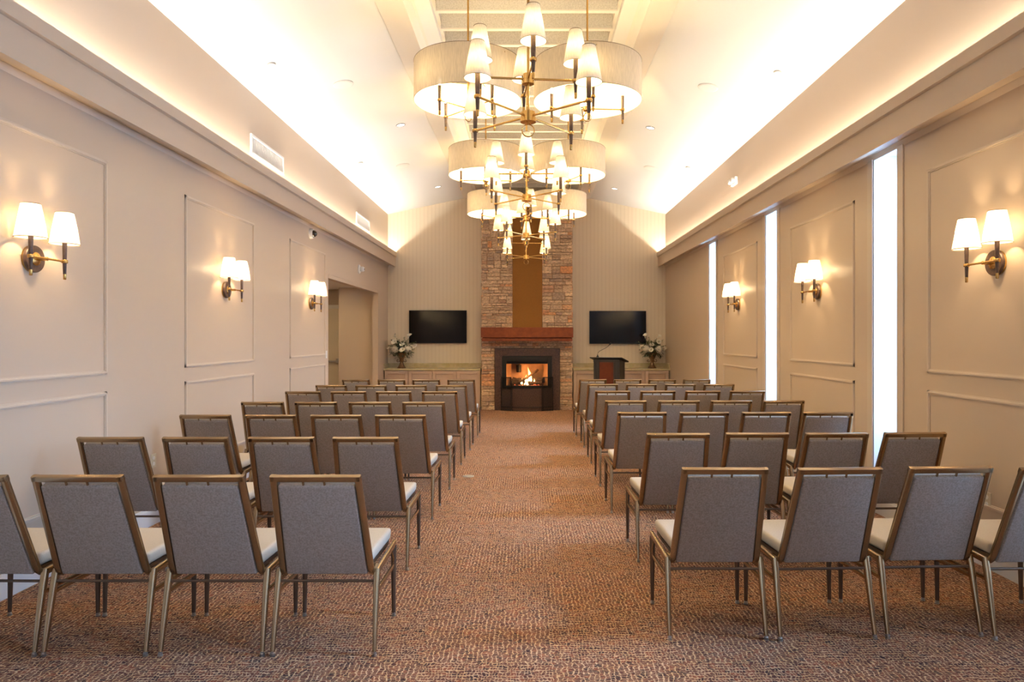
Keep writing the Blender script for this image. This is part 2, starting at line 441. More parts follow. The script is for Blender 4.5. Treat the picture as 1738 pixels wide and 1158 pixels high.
# slot windows: jamb lining, frame and pane at the outer face, flat casing boards on the room side
for i, y in enumerate(WIN_Y):
    w = empty('window_%d' % (i+1), (HW, y, 0)); w['kind'] = 'structure'; WW = half(y)
    b = B()
    box(b, .0, .335, WW-.006, WW+.004, .16, 3.19); box(b, .0, .335, -WW-.004, -WW+.006, .16, 3.19)
    box(b, .0, .335, -WW, WW, 3.184, 3.194); box(b, .0, .335, -WW, WW, .156, .166)
    struct('jamb_lining', b, M['jamb'], w)
    b = B()
    for a, c in ((-WW+.006, -WW+.03), (WW-.03, WW-.006)): box(b, .30, .335, a, c, .17, 3.18)
    for a, c in ((.17, .20), (3.15, 3.18)): box(b, .30, .335, -WW+.03, WW-.03, a, c)
    struct('sash', b, M['jamb'], w)
    b = B(); box(b, .315, .321, -WW+.03, WW-.03, .20, 3.15); struct('glass_pane', b, M['glass'], w)
    b = B()
    box(b, -.012, -.001, -WW-.095, -WW-.004, .15, 3.16, .003); box(b, -.012, -.001, WW+.004, WW+.095, .15, 3.16, .003)
    struct('casing', b, M['trim'], w)

# sloped ceilings, dropped edge beams and the raised central well
def ceil_z(x): return 4.34 + .2105*(HW - abs(x))
b = B()
for s in (-1, 1):
    poly = [(s*(HW+.1), ceil_z(HW+.1)), (s*1.41, 4.70), (s*1.16, 4.70), (s*1.12, 4.78), (s*.955, 4.862), (s*.955, 5.30), (s*1.15, 5.50), (s*1.50, 4.85), (s*(HW+.1), 4.50)]
    prism_y(b, poly if s > 0 else poly[::-1], YR-.1, YB)
ceiling = struct('ceiling', b, M['ceiling'])
b = B(); box(b, -1.0, 1.0, YR-.1, YB, 5.30, 5.45); struct('well_top', b, M['louver'], ceiling)
for s in (-1, 1):
    b = B()
    prism_y(b, [(s*1.405, 4.70), (s*1.155, 4.70), (s*1.119, 4.781), (s*1.085, 4.798), (s*1.080, 4.789), (s*1.106, 4.776), (s*1.15, 4.688), (s*1.412, 4.688)], YR, YB-.001)
    struct('edge_beam', b, M['beam'], ceiling)
    b = B(); box(b, s*.918, s*.954, YR, YB-.001, 4.93, 5.0); struct('hanger_rail', b, M['beam'], ceiling)
y = 6.885 - .4016*24
while y < YB-.1:
    if y > YR + .1:
        b = B(); box(b, -.916, .916, y, y+.048, 4.865, 5.10, .004, 1)
        struct('louver', b, M['louver'], ceiling)
        b = B(); box(b, -.916, .916, y-.002, y+.050, 4.855, 4.868); struct('louver_edge', b, M['beam'], ceiling)
    y += .4016

# cove ledges
for s, nm in ((-1, 'left'), (1, 'right')):
    b = B()
    P = [(2.95, 3.158), (2.95, 3.375), (2.925, 3.385), (2.925, 3.482), (2.965, 3.482), (2.975, 3.34), (HW, 3.34), (HW, 3.19), (3.02, 3.17)]
    P = [(2.95, 3.16), (2.95, 3.375), (2.925, 3.385), (2.925, 3.480), (2.960, 3.480), (2.965, 3.34), (HW-.001, 3.34), (HW-.001, 3.195), (3.0, 3.195), (3.0, 3.16)]
    poly = [(s*x, z) for x, z in P]
    prism_y(b, poly if s > 0 else poly[::-1], YR, YB-.001)
    struct('trim_%d' % (1 if s < 0 else 2), b, M['wall'])
    b = B(); box(b, min(s*3.06, s*3.09), max(s*3.06, s*3.09), YR+.1, YB-.1, 3.34, 3.35)
    tag(obj('light_strip', b, M['tape'], smooth=None), 'warm LED tape lying in the cove ledge along the %s wall' % ('doorway' if s < 0 else 'window'), 'light strip')
    b = B()   # small bed moulding where ledge meets wall
    poly = [(s*(HW-.001), 3.194), (s*(HW-.022), 3.194), (s*(HW-.001), 3.150)]
    prism_y(b, poly, YR, YB-.001)
    struct('trim_%d' % (3 if s < 0 else 4), b, M['trim'])

# baseboards
def baseboard(name, segs, x, s):
    bm = B()
    for a, c in segs:
        box(bm, min(x, x-s*.016), max(x, x-s*.016), a, c, 0, .135)
        box(bm, min(x, x-s*.010), max(x, x-s*.010), a, c, .135, .152)
    return struct(name, bm, M['base'])
baseboard('baseboard_left', [(YR, 10.73), (14.33, 14.84)], -HW, -1)
baseboard('baseboard_right', [(YR, 14.84)], HW, 1)

# picture-frame mouldings
tn = [5]
def moulding(s, yc, w, z0, z1):
    bm = B(); x = s*HW; y0, y1 = yc-w/2, yc+w/2
    t = .032
    def bar(ya, yb, za, zb, hor, outer):
        # stepped bead: low outer fillet and a raised round inside
        box(bm, min(x, x-s*.008), max(x, x-s*.008), ya, yb, za, zb)
        g = .007
        if hor: box(bm, min(x-s*.004, x-s*.015), max(x-s*.004, x-s*.015), ya+g, yb-g, za+g, zb-g, .005)
        else: box(bm, min(x-s*.004, x-s*.015), max(x-s*.004, x-s*.015), ya+g, yb-g, za+g, zb-g, .005)
    bar(y0, y1, z0, z0+t, 1, 0); bar(y0, y1, z1-t, z1, 1, 0)
    bar(y0, y0+t, z0, z1, 0, 0); bar(y1-t, y1, z0, z1, 0, 0)
    struct('trim_%d' % tn[0], bm, M['trim']); tn[0] += 1
PW = 1.575
for yc in (-1.22, 1.53, 4.28, 7.01, 9.77):
    moulding(-1, yc, PW, 1.285, 2.865); moulding(-1, yc, PW, .40, 1.16)
for yc in (-.95, 1.80, 4.52, 7.28, 10.02):
    moulding(1, yc, PW, 1.285, 2.865); moulding(1, yc, PW, .40, 1.15)

# alcove beyond the wide opening, with its exit door
b = B()
box(b, -3.98, -HW-.12, 14.45, 14.6, 0, 2.7)          # wall facing the room end
box(b, -3.98, -3.86, 14.6, 15.0, 0, 2.7)
box(b, -5.0, -3.9, 15.0, 15.15, 0, 2.7)
box(b, -5.1, -5.0, 10.0, 15.15, 0, 2.7)
box(b, -5.0, -HW-.12, 10.0, 10.1, 0, 2.7)
struct('wall_alcove', b, M['wall'])
b = B(); box(b, -5.1, -HW-.12, 10.0, 15.15, 2.62, 2.75); struct('ceiling_alcove', b, M['ceiling'])
b = B(); box(b, -HW-.12, -HW, 10.74, 14.32, 2.50, 2.558); struct('trim_header', b, M['wall'])
d = empty('door_2', (-4.5, 14.98, 0)); d['kind'] = 'structure'
b = B(); box(b, -.52, .52, -.03, .015, 0, 2.20); struct('door_leaf', b, M['door'], d)
b = B()
box(b, .52, .60, -.045, .018, 0, 2.28); box(b, -.60, -.52, -.045, .018, 0, 2.28); box(b, -.52, .52, -.045, .018, 2.20, 2.28)
struct('door_frame', b, M['base'], d)
b = B(); box(b, -.48, .42, -.10, -.075, 1.03, 1.07, .006); box(b, .34, .50, -.11, -.03, 1.0, 1.11, .012); box(b, -.5, -.42, -.11, -.03, 1.0, 1.11, .012)
struct('push_bar', b, M['steel'], d)
for yy in (11.6, 13.4):
    light('AREA', 'alcove_light', (-4.2, yy, 2.60), 5.5, WARM, (0, 0, 0), (.3, .3))

# ------------------------------------------------------------------ banquet chair
def back_pt(x, t, nrm):
    """x across, t up along the reclined back, nrm rearwards from its mid plane"""
    v = Vector((0, -.20, .527)).normalized(); nn = Vector((0, -v.z, v.y))
    return Vector((x, .08, .38)) + v*t + nn*nrm
def make_chair():
    c = empty('banquet_chair')
    L = .5637; ht, hb = .2135, .235
    hw = lambda t: hb + (ht-hb)*t/L
    # seat
    b = B()
    hexa(b, [(-.205, .115, .405), (.205, .115, .405), (.222, .545, .412), (-.222, .545, .412), (-.21, .105, .472), (.21, .105, .472), (.228, .555, .480), (-.228, .555, .480)], .026, 4)
    seat = obj('seat', b, M['seat_fabric'], c, 60)
    b = B(); hexa(b, [(-.20, .12, .385), (.20, .12, .385), (.215, .53, .39), (-.215, .53, .39), (-.20, .12, .405), (.20, .12, .405), (.215, .53, .413), (-.215, .53, .413)])
    obj('seat_pan', b, M['bronze_dark'], c, None)
    # padded back
    b = B(); t0, t1 = .0, L-.050
    fr = [back_pt(x, t, n) for n in (-.018,) for x, t in ((-hw(t0)+.033, t0), (hw(t0)-.033, t0), (hw(t1)-.033, t1), (-hw(t1)+.033, t1))]
    bk = [back_pt(x, t, n) for n in (.012,) for x, t in ((-hw(t0)+.033, t0), (hw(t0)-.033, t0), (hw(t1)-.033, t1), (-hw(t1)+.033, t1))]
    hexa(b, fr+bk, .012, 3)
    back = obj('backrest', b, M['back_fabric'], c, 60)
    b = B(); t1 += .004
    q = ((-hw(t0)+.034, .04), (hw(t0)-.034, .04), (hw(t1)-.034, t1), (-hw(t1)+.034, t1))
    hexa(b, [back_pt(x, t, -.046) for x, t in q]+[back_pt(x, t, -.017) for x, t in q], .010, 3)
    obj('front_cushion', b, M['seat_fabric'], c, 60)['label'] = 'cream upholstered front of the backrest'
    # bent frame of square tube round three sides
    b = B()
    for s in (-1, 1):
        pts = [back_pt(s*(hw(L)-.0155), L, 0), back_pt(s*(hw(.05)-.0155), .05, 0), back_pt(s*(hw(.02)-.0155), .018, -.003), back_pt(s*(hb-.016), -.008, -.018), back_pt(s*(hb-.018), -.022, -.05), (s*(hb-.02), .20, .375)]
        tube(b, pts, 0, sect=(.031, .026) , ref=Vector((0, 1, .38)))
    a0, a1 = L-.028, L
    hexa(b, [back_pt(-hw(a0), a0, .013), back_pt(hw(a0), a0, .013), back_pt(hw(a0), a0, -.013), back_pt(-hw(a0), a0, -.013),
             back_pt(-ht, a1, .013), back_pt(ht, a1, .013), back_pt(ht, a1, -.013), back_pt(-ht, a1, -.013)], .003, 2)
    for s in (-1, 1):   # studs that hold the pad under the top rail
        p0 = back_pt(s*.05-.012, L-.053, 0); p1 = back_pt(s*.05-.012, L-.027, 0)
        tube(b, [p0, p1], .006, 6)
    obj('back_frame', b, M['bronze'], c, 50)
    for s in (-1, 1):
        b = B()   # side rail that carries the seat
        tube(b, [(s*.243, .085, .386), (s*.247, .30, .396), (s*.250, .505, .404)], 0, sect=(.020, .034))
        obj('side_rail', b, M['bronze'], c, 50)
        b = B()   # rear leg, tapering
        tube(b, [(s*.244, .093, .400), (s*.245, .075, .33), (s*.249, .010, .020)], 0, sect=[(.030, .030), (.030, .030), (.019, .019)], ref=Vector((0, 1, 0)))
        lg = obj('leg', b, M['bronze'], c, 50)
        b = B(); lathe(b, [(.0085, .024), (.0085, .017), (.0105, .015), (.0105, .011), (.008, .010), (.008, .008), (.0125, .006), (.0125, 0)], (s*.249, .008, 0), 12); obj('glide', b, M['chrome'], lg)
        b = B()   # front leg, round and tapering
        tube(b, [(s*.247, .500, .395), (s*.249, .492, .020)], [.0165, .0105], 10)
        lg = obj('leg', b, M['bronze_dark'], c, 50)
        b = B(); lathe(b, [(.0085, .024), (.0085, .017), (.0105, .015), (.0105, .011), (.008, .010), (.008, .008), (.0125, .006), (.0125, 0)], (s*.249, .492, 0), 12); obj('glide', b, M['chrome'], lg)
        b = B(); tube(b, [(s*.246, .066, .292), (s*.249, .495, .285)], 0, sect=(.012, .022)); obj('side_stretcher', b, M['bronze'], c, 50)
        b = B()   # wire hook that links neighbouring chairs
        tube(b, [(s*.250, .40, .392), (s*.257, .405, .388), (s*.259, .43, .355), (s*.257, .45, .325), (s*.250, .452, .292)], .0035, 6)
        obj('link_hook', b, M['bronze'], c, 60)
    b = B(); tube(b, [(-.243, .078, .343), (.243, .078, .343)], .0075, 8); obj('stretcher', b, M['bronze_dark'], c, 60)
    return c
chair = make_chair()
LROWS = [(3.21, [-2.655, -2.113, -1.543, -.994]), (4.44, [-2.712, -2.157, -1.594, -1.05]), (5.73, [-2.702, -2.151, -1.597, -1.063]), (6.89, [-2.666, -2.134, -1.581, -1.052]),
         (8.25, [-2.705, -2.157, -1.612, -1.053]), (9.35, [-2.678, -2.138, -1.585, -1.033]), (10.6, [-2.661, -2.094, -1.564, -1.033])]
RROWS = [(3.39, [.985, 1.552, 2.120, 2.660]), (4.64, [1.032, 1.576, 2.092, 2.63]), (5.94, [1.015, 1.553, 2.074, 2.597]), (7.05, [1.022, 1.575, 2.115, 2.649]),
         (8.34, [1.048, 1.603, 2.157, 2.695]), (9.57, [1.063, 1.608, 2.163, 2.692]), (10.65, [1.036, 1.578, 2.113, 2.637])]
YAW = {(1, 0, 1): (0, 2.6), (1, 0, 2): (.03, 2.6), (1, 0, 3): (.0, 1.0), (1, 2, 3): (0, -2), (1, 1, 3): (.02, 1.5), (0, 0, 0): (0, -.8), (0, 1, 0): (.0, .6), (1, 1, 0): (-.02, .4)}
rown = ['rearmost row', 'sixth row from the fireplace', 'fifth row from the fireplace', 'fourth row from the fireplace', 'third row from the fireplace', 'second row from the fireplace', 'first row from the fireplace']
seatn = ['on the aisle', 'second from the aisle', 'third from the aisle', 'next to the wall']
first = True
jit = random.Random(3)
for side, rows in ((0, LROWS), (1, RROWS)):
    for ri, (d, xs) in enumerate(rows):
        mean = sum(xs)/4; step = max((xs[3]-xs[0])/3, .544); xs = [max(.5*x+.5*(mean+(i-1.5)*step), -9) if ri else x for i, x in enumerate(xs)]
        for i in range(1, 4): xs[i] = max(xs[i], xs[i-1]+.541)
        for xi, x in enumerate(xs):
            k = (3-xi) if side == 0 else xi
            dy, yaw = YAW.get((side, ri, xi), (0, 0))
            if (side, ri, xi) not in YAW and ri > 0: yaw = jit.uniform(-.5, .5)
            lab = 'grey banquet chair, %s block, %s, %s' % ('doorway-side' if side == 0 else 'window-side', rown[ri], seatn[k])
            loc = (x, d + .12 + dy, 0)
            if first:
                tag(chair, lab, 'chair', 'grey banquet chairs facing the fireplace'); chair.location = loc; chair.rotation_euler = (0, 0, math.radians(yaw)); first = False
            else: dup(chair, loc, math.radians(yaw), lab)

# ------------------------------------------------------------------ pieces shared by the brass lamps
def shade_mesh(rb, rt, h, seg=28, t=.0015):
    b = B()
    lathe(b, [(rb, 0), (rt, h)], seg=seg, cap=False)
    return b
def candle(parent, x, y, zring, up, down, r_top=.014, r_bot=.009, tip=.04, seg=10):
    """dark tapering wooden sleeve through a brass collar, brass tip below"""
    b = B(); lathe(b, [(r_bot, -down+tip), (r_top*.8, -.01), (r_top, up)], (x, y, zring), seg)
    sl = obj('candle_sleeve', b, M['walnut'], parent, 60)
    b = B(); lathe(b, [(r_bot*.75, -down), (r_bot*.95, -down+.003), (r_bot*.95, -down+tip)], (x, y, zring), seg); obj('brass_tip', b, M['brass'], sl, 60)
    b = B(); lathe(b, [(r_top*1.15, -.011), (r_top*1.3, -.008), (r_top*1.3, .008), (r_top*1.15, .011)], (x, y, zring), seg); obj('collar', b, M['brass'], sl, 60)
    return sl
def lamp_shade(parent, x, y, z, rb, rt, h, m):
    b = B(); lathe(b, [(rb, 0), (rt, h)], (0, 0, 0), 28, cap=False)
    s = obj('lamp_shade', b, m, parent, 60, (x, y, z))
    for rr, zz in ((rb, 0), (rt, h)):
        b = B(); tube(b, [(rr*math.cos(2*PI*k/28), rr*math.sin(2*PI*k/28), zz) for k in range(28)], .0022, 5, closed=True)
        obj('shade_rim', b, M['rim'], s, 60)
    return s
M['rim'] = mat('brown_rim_tape', (.20, .14, .09), .7)

# ------------------------------------------------------------------ chandeliers with eight small shades
def make_chandelier():
    """origin on the axis at the height of the lower arms"""
    c = empty('chandelier')
    b = B(); lathe(b, [(.009, .05), (.009, 2.20)], seg=10); lathe(b, [(.055, 2.175), (.06, 2.18), (.06, 2.20)], seg=20)
    obj('rod', b, M['brass'], c, 40)
    b = B(); lathe(b, [(.040, -.042), (.055, -.040), (.055, -.010), (.050, -.008), (.050, .03), (.012, .034), (.012, .05)], seg=24); obj('hub', b, M['brass'], c, 40)
    b = B(); lathe(b, [(.035, .222), (.042, .225), (.042, .252), (.036, .256), (.036, .295), (.010, .30)], seg=24); obj('hub', b, M['brass'], c, 40)
    b = B()
    tube(b, [(.043*math.cos(2*PI*k/28), 0, -.098+.043*math.sin(2*PI*k/28)) for k in range(28)], .004, 6, closed=True)
    lathe(b, [(.006, -.056), (.006, -.040)], seg=8)
    obj('pull_ring', b, M['brass'], c, 60)
    for lvl, R, z, a0 in ((0, .51, 0, 45), (1, .335, .262, 0)):
        for k in range(4):
            a = math.radians(a0+90*k); x, y = R*math.cos(a), R*math.sin(a)
            b = B(); tube(b, [(.04*math.cos(a), .04*math.sin(a), z), (x*.97, y*.97, z)], 0, sect=(.011, .014)); obj('arm', b, M['brass'], c, 50)
            candle(c, x, y, z, .165, .125, .018, .0105)
            lamp_shade(c, x, y, z+.118, .087, .043, .235, M['shade'])
            light('POINT', 'bulb_light', (x, y, z+.235), SHADE_W, WARM, radius=.022, parent=c)
    return c
CY = [(4.76, 5.5, .010), (7.505, -1, .0), (10.25, 12, -.01), (13.0, 2, -.01)]
cl = ['brass chandelier with eight small shades, hung nearest above the rearmost chairs', 'brass chandelier with eight small shades, second counting from the rear chairs',
      'brass chandelier with eight small shades, third counting from the rear chairs', 'brass chandelier with eight small shades, hung closest to the fireplace']
ch = None
for (y, a, x), lab in zip(CY, cl):
    if ch is None:
        ch = make_chandelier(); ch.location = (x, y, 3.10); ch.rotation_euler = (0, 0, math.radians(a)); tag(ch, lab, 'chandelier', 'small-shade chandeliers along the ridge')
    else: dup(ch, (x, y, 3.10), math.radians(a), lab)

# ------------------------------------------------------------------ wide drum pendants
def make_drum():
    """origin on the axis at the height of the candle arms"""
    c = empty('drum_pendant')
    R, H, z0 = .474, .335, .060
    b = B(); lathe(b, [(.0085, -.02), (.0085, 1.72)], seg=10); lathe(b, [(.055, 1.695), (.06, 1.70), (.06, 1.72)], seg=20); obj('rod', b, M['brass'], c, 40)
    b = B(); lathe(b, [(.030, -.020), (.036, -.018), (.036, .016), (.012, .022)], seg=20); obj('hub', b, M['brass'], c, 40)
    b = B(); tube(b, [(.036*math.cos(2*PI*k/24), 0, -.074+.036*math.sin(2*PI*k/24)) for k in range(24)], .0035, 6, closed=True); lathe(b, [(.005, -.04), (.005, -.018)], seg=8)
    obj('pull_ring', b, M['brass'], c, 60)
    b = B(); lathe(b, [(R, 0), (R, H)], seg=64, cap=False); s = obj('drum_shade', b, M['drum'], c, 60, (0, 0, z0))
    for z in (0, H):
        b = B(); tube(b, [(R*math.cos(2*PI*k/64), R*math.sin(2*PI*k/64), z) for k in range(64)], .0022, 5, closed=True)
        obj('shade_rim', b, M['rim'], s, 60)
    b = B()
    for k in range(3):
        a = math.radians(30+120*k); tube(b, [(0, 0, z0+H-.03), (R*math.cos(a), R*math.sin(a), z0+H-.03)], .004, 6)
    obj('spider', b, M['brass'], c, 60)
    for k in range(4):
        a = PI/2*k; x, y = .315*math.cos(a), .315*math.sin(a)
        b = B(); tube(b, [(.03*math.cos(a), .03*math.sin(a), 0), (x*.97, y*.97, 0)], 0, sect=(.007, .010)); obj('arm', b, M['brass'], c, 50)
        candle(c, x, y, 0, .125, .125, .0155, .0105, .035)
        b = B(); lathe(b, [(.004, 0), (.012, .012), (.014, .028), (.009, .045), (.001, .060)], (x, y, .126), 10); obj('bulb', b, M['bulb'], c, 60)
        light('POINT', 'bulb_light', (x, y, .20), DRUM_W, WARM, radius=.02, parent=c)
    return c
DR = [(-.518, 6.03, 45), (.535, 6.03, 4), (-.527, 8.78, 2), (.534, 8.78, 26), (-.527, 11.52, 50), (.532, 11.52, 30)]
dl = [('doorway', 'between first and second'), ('window', 'between first and second'), ('doorway', 'between second and third'), ('window', 'between second and third'), ('doorway', 'between third and fourth'), ('window', 'between third and fourth')]
dp = None
for (x, y, a), (sd, wh) in zip(DR, dl):
    lab = 'wide linen drum pendant, %s side, %s chandeliers counted from the rear chairs' % (sd, wh)
    if dp is None:
        dp = make_drum(); dp.location = (x, y, 3.58); dp.rotation_euler = (0, 0, math.radians(a)); tag(dp, lab, 'pendant lamp', 'pairs of linen drum pendants')
    else: dup(dp, (x, y, 3.58), math.radians(a), lab)

# ------------------------------------------------------------------ wall sconces
def make_sconce():
    """origin on the wall at the height of the arm; +y out of the wall, x along it"""
    c = empty('wall_sconce')
    b = B(); lathe(b, [(.084, 0), (.086, .008), (.086, .012)], seg=36, axis='Y'); obj('mount_ring', b, M['brass'], c, 50)
    b = B(); lathe(b, [(.086, .012), (.085, .028), (.082, .032), (.040, .032)], seg=36, axis='Y'); obj('back_plate', b, M['walnut'], c, 50)
    b = B(); lathe(b, [(.042, .028), (.042, .036), (.034, .040), (.012, .044), (.012, .105)], seg=24, axis='Y'); obj('stub', b, M['brass'], c, 40)
    b = B(); tube(b, [(-.150, .11, 0), (.150, .11, 0)], 0, sect=(.011, .013)); obj('arm', b, M['brass'], c, 50)
    for s in (-1, 1):
        candle(c, s*.152, .11, 0, .145, .118, .0145, .0095, .036, 12)
        lamp_shade(c, s*.152, .11, .112, .087, .052, .205, M['silk'])
        light('POINT', 'bulb_light', (s*.152, .11, .215), SCONCE_W, (1, .72, .40), radius=.022, parent=c)
    return c
sc = None
wh = ['third from the fireplace wall', 'second from the fireplace wall', 'first from the fireplace wall']
for s, ys in ((-1, (4.295, 7.06, 9.84)), (1, (4.52, 7.30, 10.05))):
    for y, w in zip(ys, wh):
        lab = 'twin-shade brass sconce on the %s wall, %s' % ('doorway' if s < 0 else 'window', w)
        rz = -PI/2 if s < 0 else PI/2
        loc = (s*HW, y, 2.053)
        if sc is None:
            sc = make_sconce(); sc.location = loc; sc.rotation_euler = (0, 0, rz); tag(sc, lab, 'sconce', 'twin-shade wall sconces')
        else: dup(sc, loc, rz, lab)

# ------------------------------------------------------------------ fireplace
fp = empty('fireplace', (0, 14.7, 0)); tag(fp, 'stacked-stone fireplace with brown centre panel and cherry wood mantel', 'fireplace')
def fobj(name, b, m, parent=fp, smooth=None):
    bmesh.ops.translate(b, verts=b.verts, vec=(0, -14.7, 0)); return obj(name, b, m, parent, smooth)
b = B()
SF = 14.78     # mean stone face
for x0, x1, z0, z1 in ((-.95, -.58, 0, 4.67), (.59, .96, 0, 4.67), (-.58, .59, 1.21, 4.67)): box(b, x0, x1, SF+.03, YB-.001, z0, z1)
box(b, -.58, .59, 15.20, YB-.001, 0, 1.21)
fobj('chimney_breast', b, M['wall_stone'] if 'wall_stone' in M else M['firebrick'])
def stones(b, x0, x1, z0, z1, sides=(False, False)):
    z = z0
    while z < z1-.012:
        h = rnd.choice((.045, .055, .065, .075, .09, .11, .13, .16)); h = min(h, z1-z)
        if z1-z-h < .025: h = z1-z
        x = x0
        while x < x1-.01:
            w = rnd.uniform(.09, .42) if h < .1 else rnd.uniform(.10, .30)
            if x1-x-w < .07: w = x1-x
            if h > .09 and rnd.random() < .45:
                hs = [(z, z+h*.5), (z+h*.5, z+h)]
            else: hs = [(z, z+h)]
            for a, c in hs:
                p = rnd.uniform(0, .045); g = .0035
                le = rnd.uniform(0, .02) if (abs(x-x0) < 1e-6 and sides[0]) else 0
                ri = rnd.uniform(0, .02) if (abs(x+w-x1) < 1e-6 and sides[1]) else 0
                y = SF-p; q = lambda k=.006: rnd.uniform(-k, k)
                X0, X1 = x+g-le, x+w-g+ri
                back = YB-.01 if (le or ri) else SF+.05
                back = SF+.05
                hexa(b, [(X0, y+q(), a+g+q(.003)), (X1, y+q(), a+g+q(.003)), (X1, back, a+g), (X0, back, a+g),
                         (X0, y+q(), c-g+q(.003)), (X1, y+q(), c-g+q(.003)), (X1, back, c-g), (X0, back, c-g)], .006, 1)
            x += w
        z += h
for q in ((-.965, -.305, 1.76, 4.685, (True, False)), (.335, .975, 1.76, 4.685, (False, True)), (-.965, -.690, 0, 1.335, (True, False)), (.715, .975, 0, 1.335, (False, True)), (-.965, .975, 1.335, 1.50, (True, True))):
    b = B(); stones(b, *q); fobj('stone_cladding', b, M['stone'], smooth=30)
for xa, xb in ((-.975, -.945), (.955, .985)):   # returns of the stone at both flanks
    b = B(); z = 0
    while z < 4.55:
        h = rnd.choice((.05, .07, .1, .13)); y = SF
        while y < YB-.02:
            w = min(rnd.uniform(.1, .3), YB-.002-y); p = rnd.uniform(0, .015)
            box(b, xa-(p if xa < 0 else 0), xb+(p if xa > 0 else 0), y+.003, y+w-.003, z+.003, z+h-.003)
            y += w
        z += h
    fobj('stone_flank', b, M['stone'])
b = B(); box(b, -.305, .335, SF-.012, SF+.04, 1.76, 4.685, .003); fobj('centre_panel', b, M['niche'])
b = B(); box(b, -.972, .985, 14.46, SF+.03, 1.565, 1.782, .006); box(b, -.955, .968, 14.49, SF+.03, 1.49, 1.556, .005); box(b, -.94, .955, 14.52, SF+.03, 1.55, 1.57)
fobj('mantel', b, M['mantel'])
b = B()   # granite surround with the opening
box(b, -.687, -.532, 14.69, SF+.04, 0, 1.33); box(b, .545, .712, 14.69, SF+.04, 0, 1.33); box(b, -.532, .545, 14.69, SF+.04, 1.172, 1.33)
fobj('granite_surround', b, M['granite'])
b = B(); box(b, -.532, .545, 14.70, SF+.04, 0, .478); fobj('lower_panel', b, M['granite'])
b = B()   # black metal frame of the firebox
box(b, -.528, -.440, 14.67, 14.76, .482, 1.168, .004); box(b, .452, .541, 14.67, 14.76, .482, 1.168, .004)
box(b, -.440, .452, 14.67, 14.76, 1.06, 1.168, .004); box(b, -.440, .452, 14.67, 14.76, .482, .53, .004)
box(b, -.45, .462, 14.665, 14.675, 1.05, 1.062); box(b, -.30, .31, 14.655, 14.69, 1.085, 1.10)
box(b, -.45, .46, 14.74, 15.0, 1.00, 1.06)
fobj('firebox_frame', b, M['black'])
b = B()
box(b, -.50, .51, 15.14, 15.19, .50, 1.16)
hexa(b, [(-.52, 14.78, .50), (-.46, 14.78, .50), (-.34, 15.14, .50), (-.40, 15.14, .50), (-.52, 14.78, 1.16), (-.46, 14.78, 1.16), (-.34, 15.14, 1.16), (-.40, 15.14, 1.16)])
hexa(b, [(.47, 14.78, .50), (.53, 14.78, .50), (.41, 15.14, .50), (.35, 15.14, .50), (.47, 14.78, 1.16), (.53, 14.78, 1.16), (.41, 15.14, 1.16), (.35, 15.14, 1.16)])
box(b, -.52, .53, 14.78, 15.19, .47, .50); box(b, -.52, .53, 14.78, 15.19, 1.16, 1.20)
fobj('firebox', b, M['firebrick'])
b = B(); lathe(b, [(.05, 0), (.055, .02), (.06, .16)], (-.175, 15.06, .80), 14); fobj('flue_pipe', b, M['black'], smooth=40)
b = B()
for k in range(70):
    x = rnd.uniform(-.30, .33); y = rnd.uniform(14.84, 15.02); r = rnd.uniform(.012, .028)
    bmesh.ops.create_icosphere(b, subdivisions=1, radius=r, matrix=Matrix.Translation((x, y, .505+r*.8)))
e = fobj('ember_bed', b, M['ember'], smooth=60); e['kind'] = 'stuff'
def log(p0, p1, r):
    b = B(); p0, p1 = Vector(p0), Vector(p1); n = 8
    pts = [p0.lerp(p1, i/n) + Vector((rnd.uniform(-.006, .006), rnd.uniform(-.006, .006), rnd.uniform(-.006, .006))) for i in range(n+1)]
    tube(b, pts, [r*rnd.uniform(.85, 1.15) for _ in pts], 10); fobj('log', b, M['log'], smooth=60)
log((-.30, 15.02, .63), (-.02, 15.0, .60), .062); log((.08, 15.04, .62), (.40, 15.02, .63), .060)
log((-.36, 14.94, .565), (-.08, 14.93, .56), .045); log((-.14, 14.88, .60), (.25, 14.99, .86), .024)
log((.02, 14.90, .565), (.34, 14.92, .575), .045); log((-.22, 14.86, .575), (.04, 14.88, .70), .018)
def flame(x, y, z, h, r, ph, m='flame'):
    b = B(); n = 12; rings = []
    for i in range(n+1):
        t = i/n; rr = r*(math.sin(PI*min(1, .22+t*.80))**.9)*(1-t*.62)+.0005
        cx = x + .03*h*math.sin(t*5+ph)*t*3; cy = y+.01*math.cos(t*4+ph)
        rings.append([b.verts.new((cx+rr*(1+.18*math.sin(3*a*2*PI/12+ph+t*4))*math.cos(2*PI*a/12), cy+.6*rr*math.sin(2*PI*a/12), z+h*t)) for a in range(12)])
    for a, c in zip(rings, rings[1:]):
        for k in range(12): b.faces.new((a[k], a[(k+1) % 12], c[(k+1) % 12], c[k]))
    b.faces.new(rings[0][::-1]); b.faces.new(rings[-1])
    fobj('flame', b, M['flame'], smooth=60)
flame(.055, 14.95, .60, .33, .045, 0); flame(-.01, 14.93, .58, .18, .035, 2); flame(.085, 14.96, .60, .20, .030, 1)
flame(-.11, 14.90, .55, .13, .03, 3.3); flame(.00, 14.88, .53, .10, .06, 4); flame(.16, 14.92, .56, .12, .02, 5)
light('POINT', 'fire_light', (0.02, .12, .80), 6, (1, .42, .12), radius=.06, parent=fp)

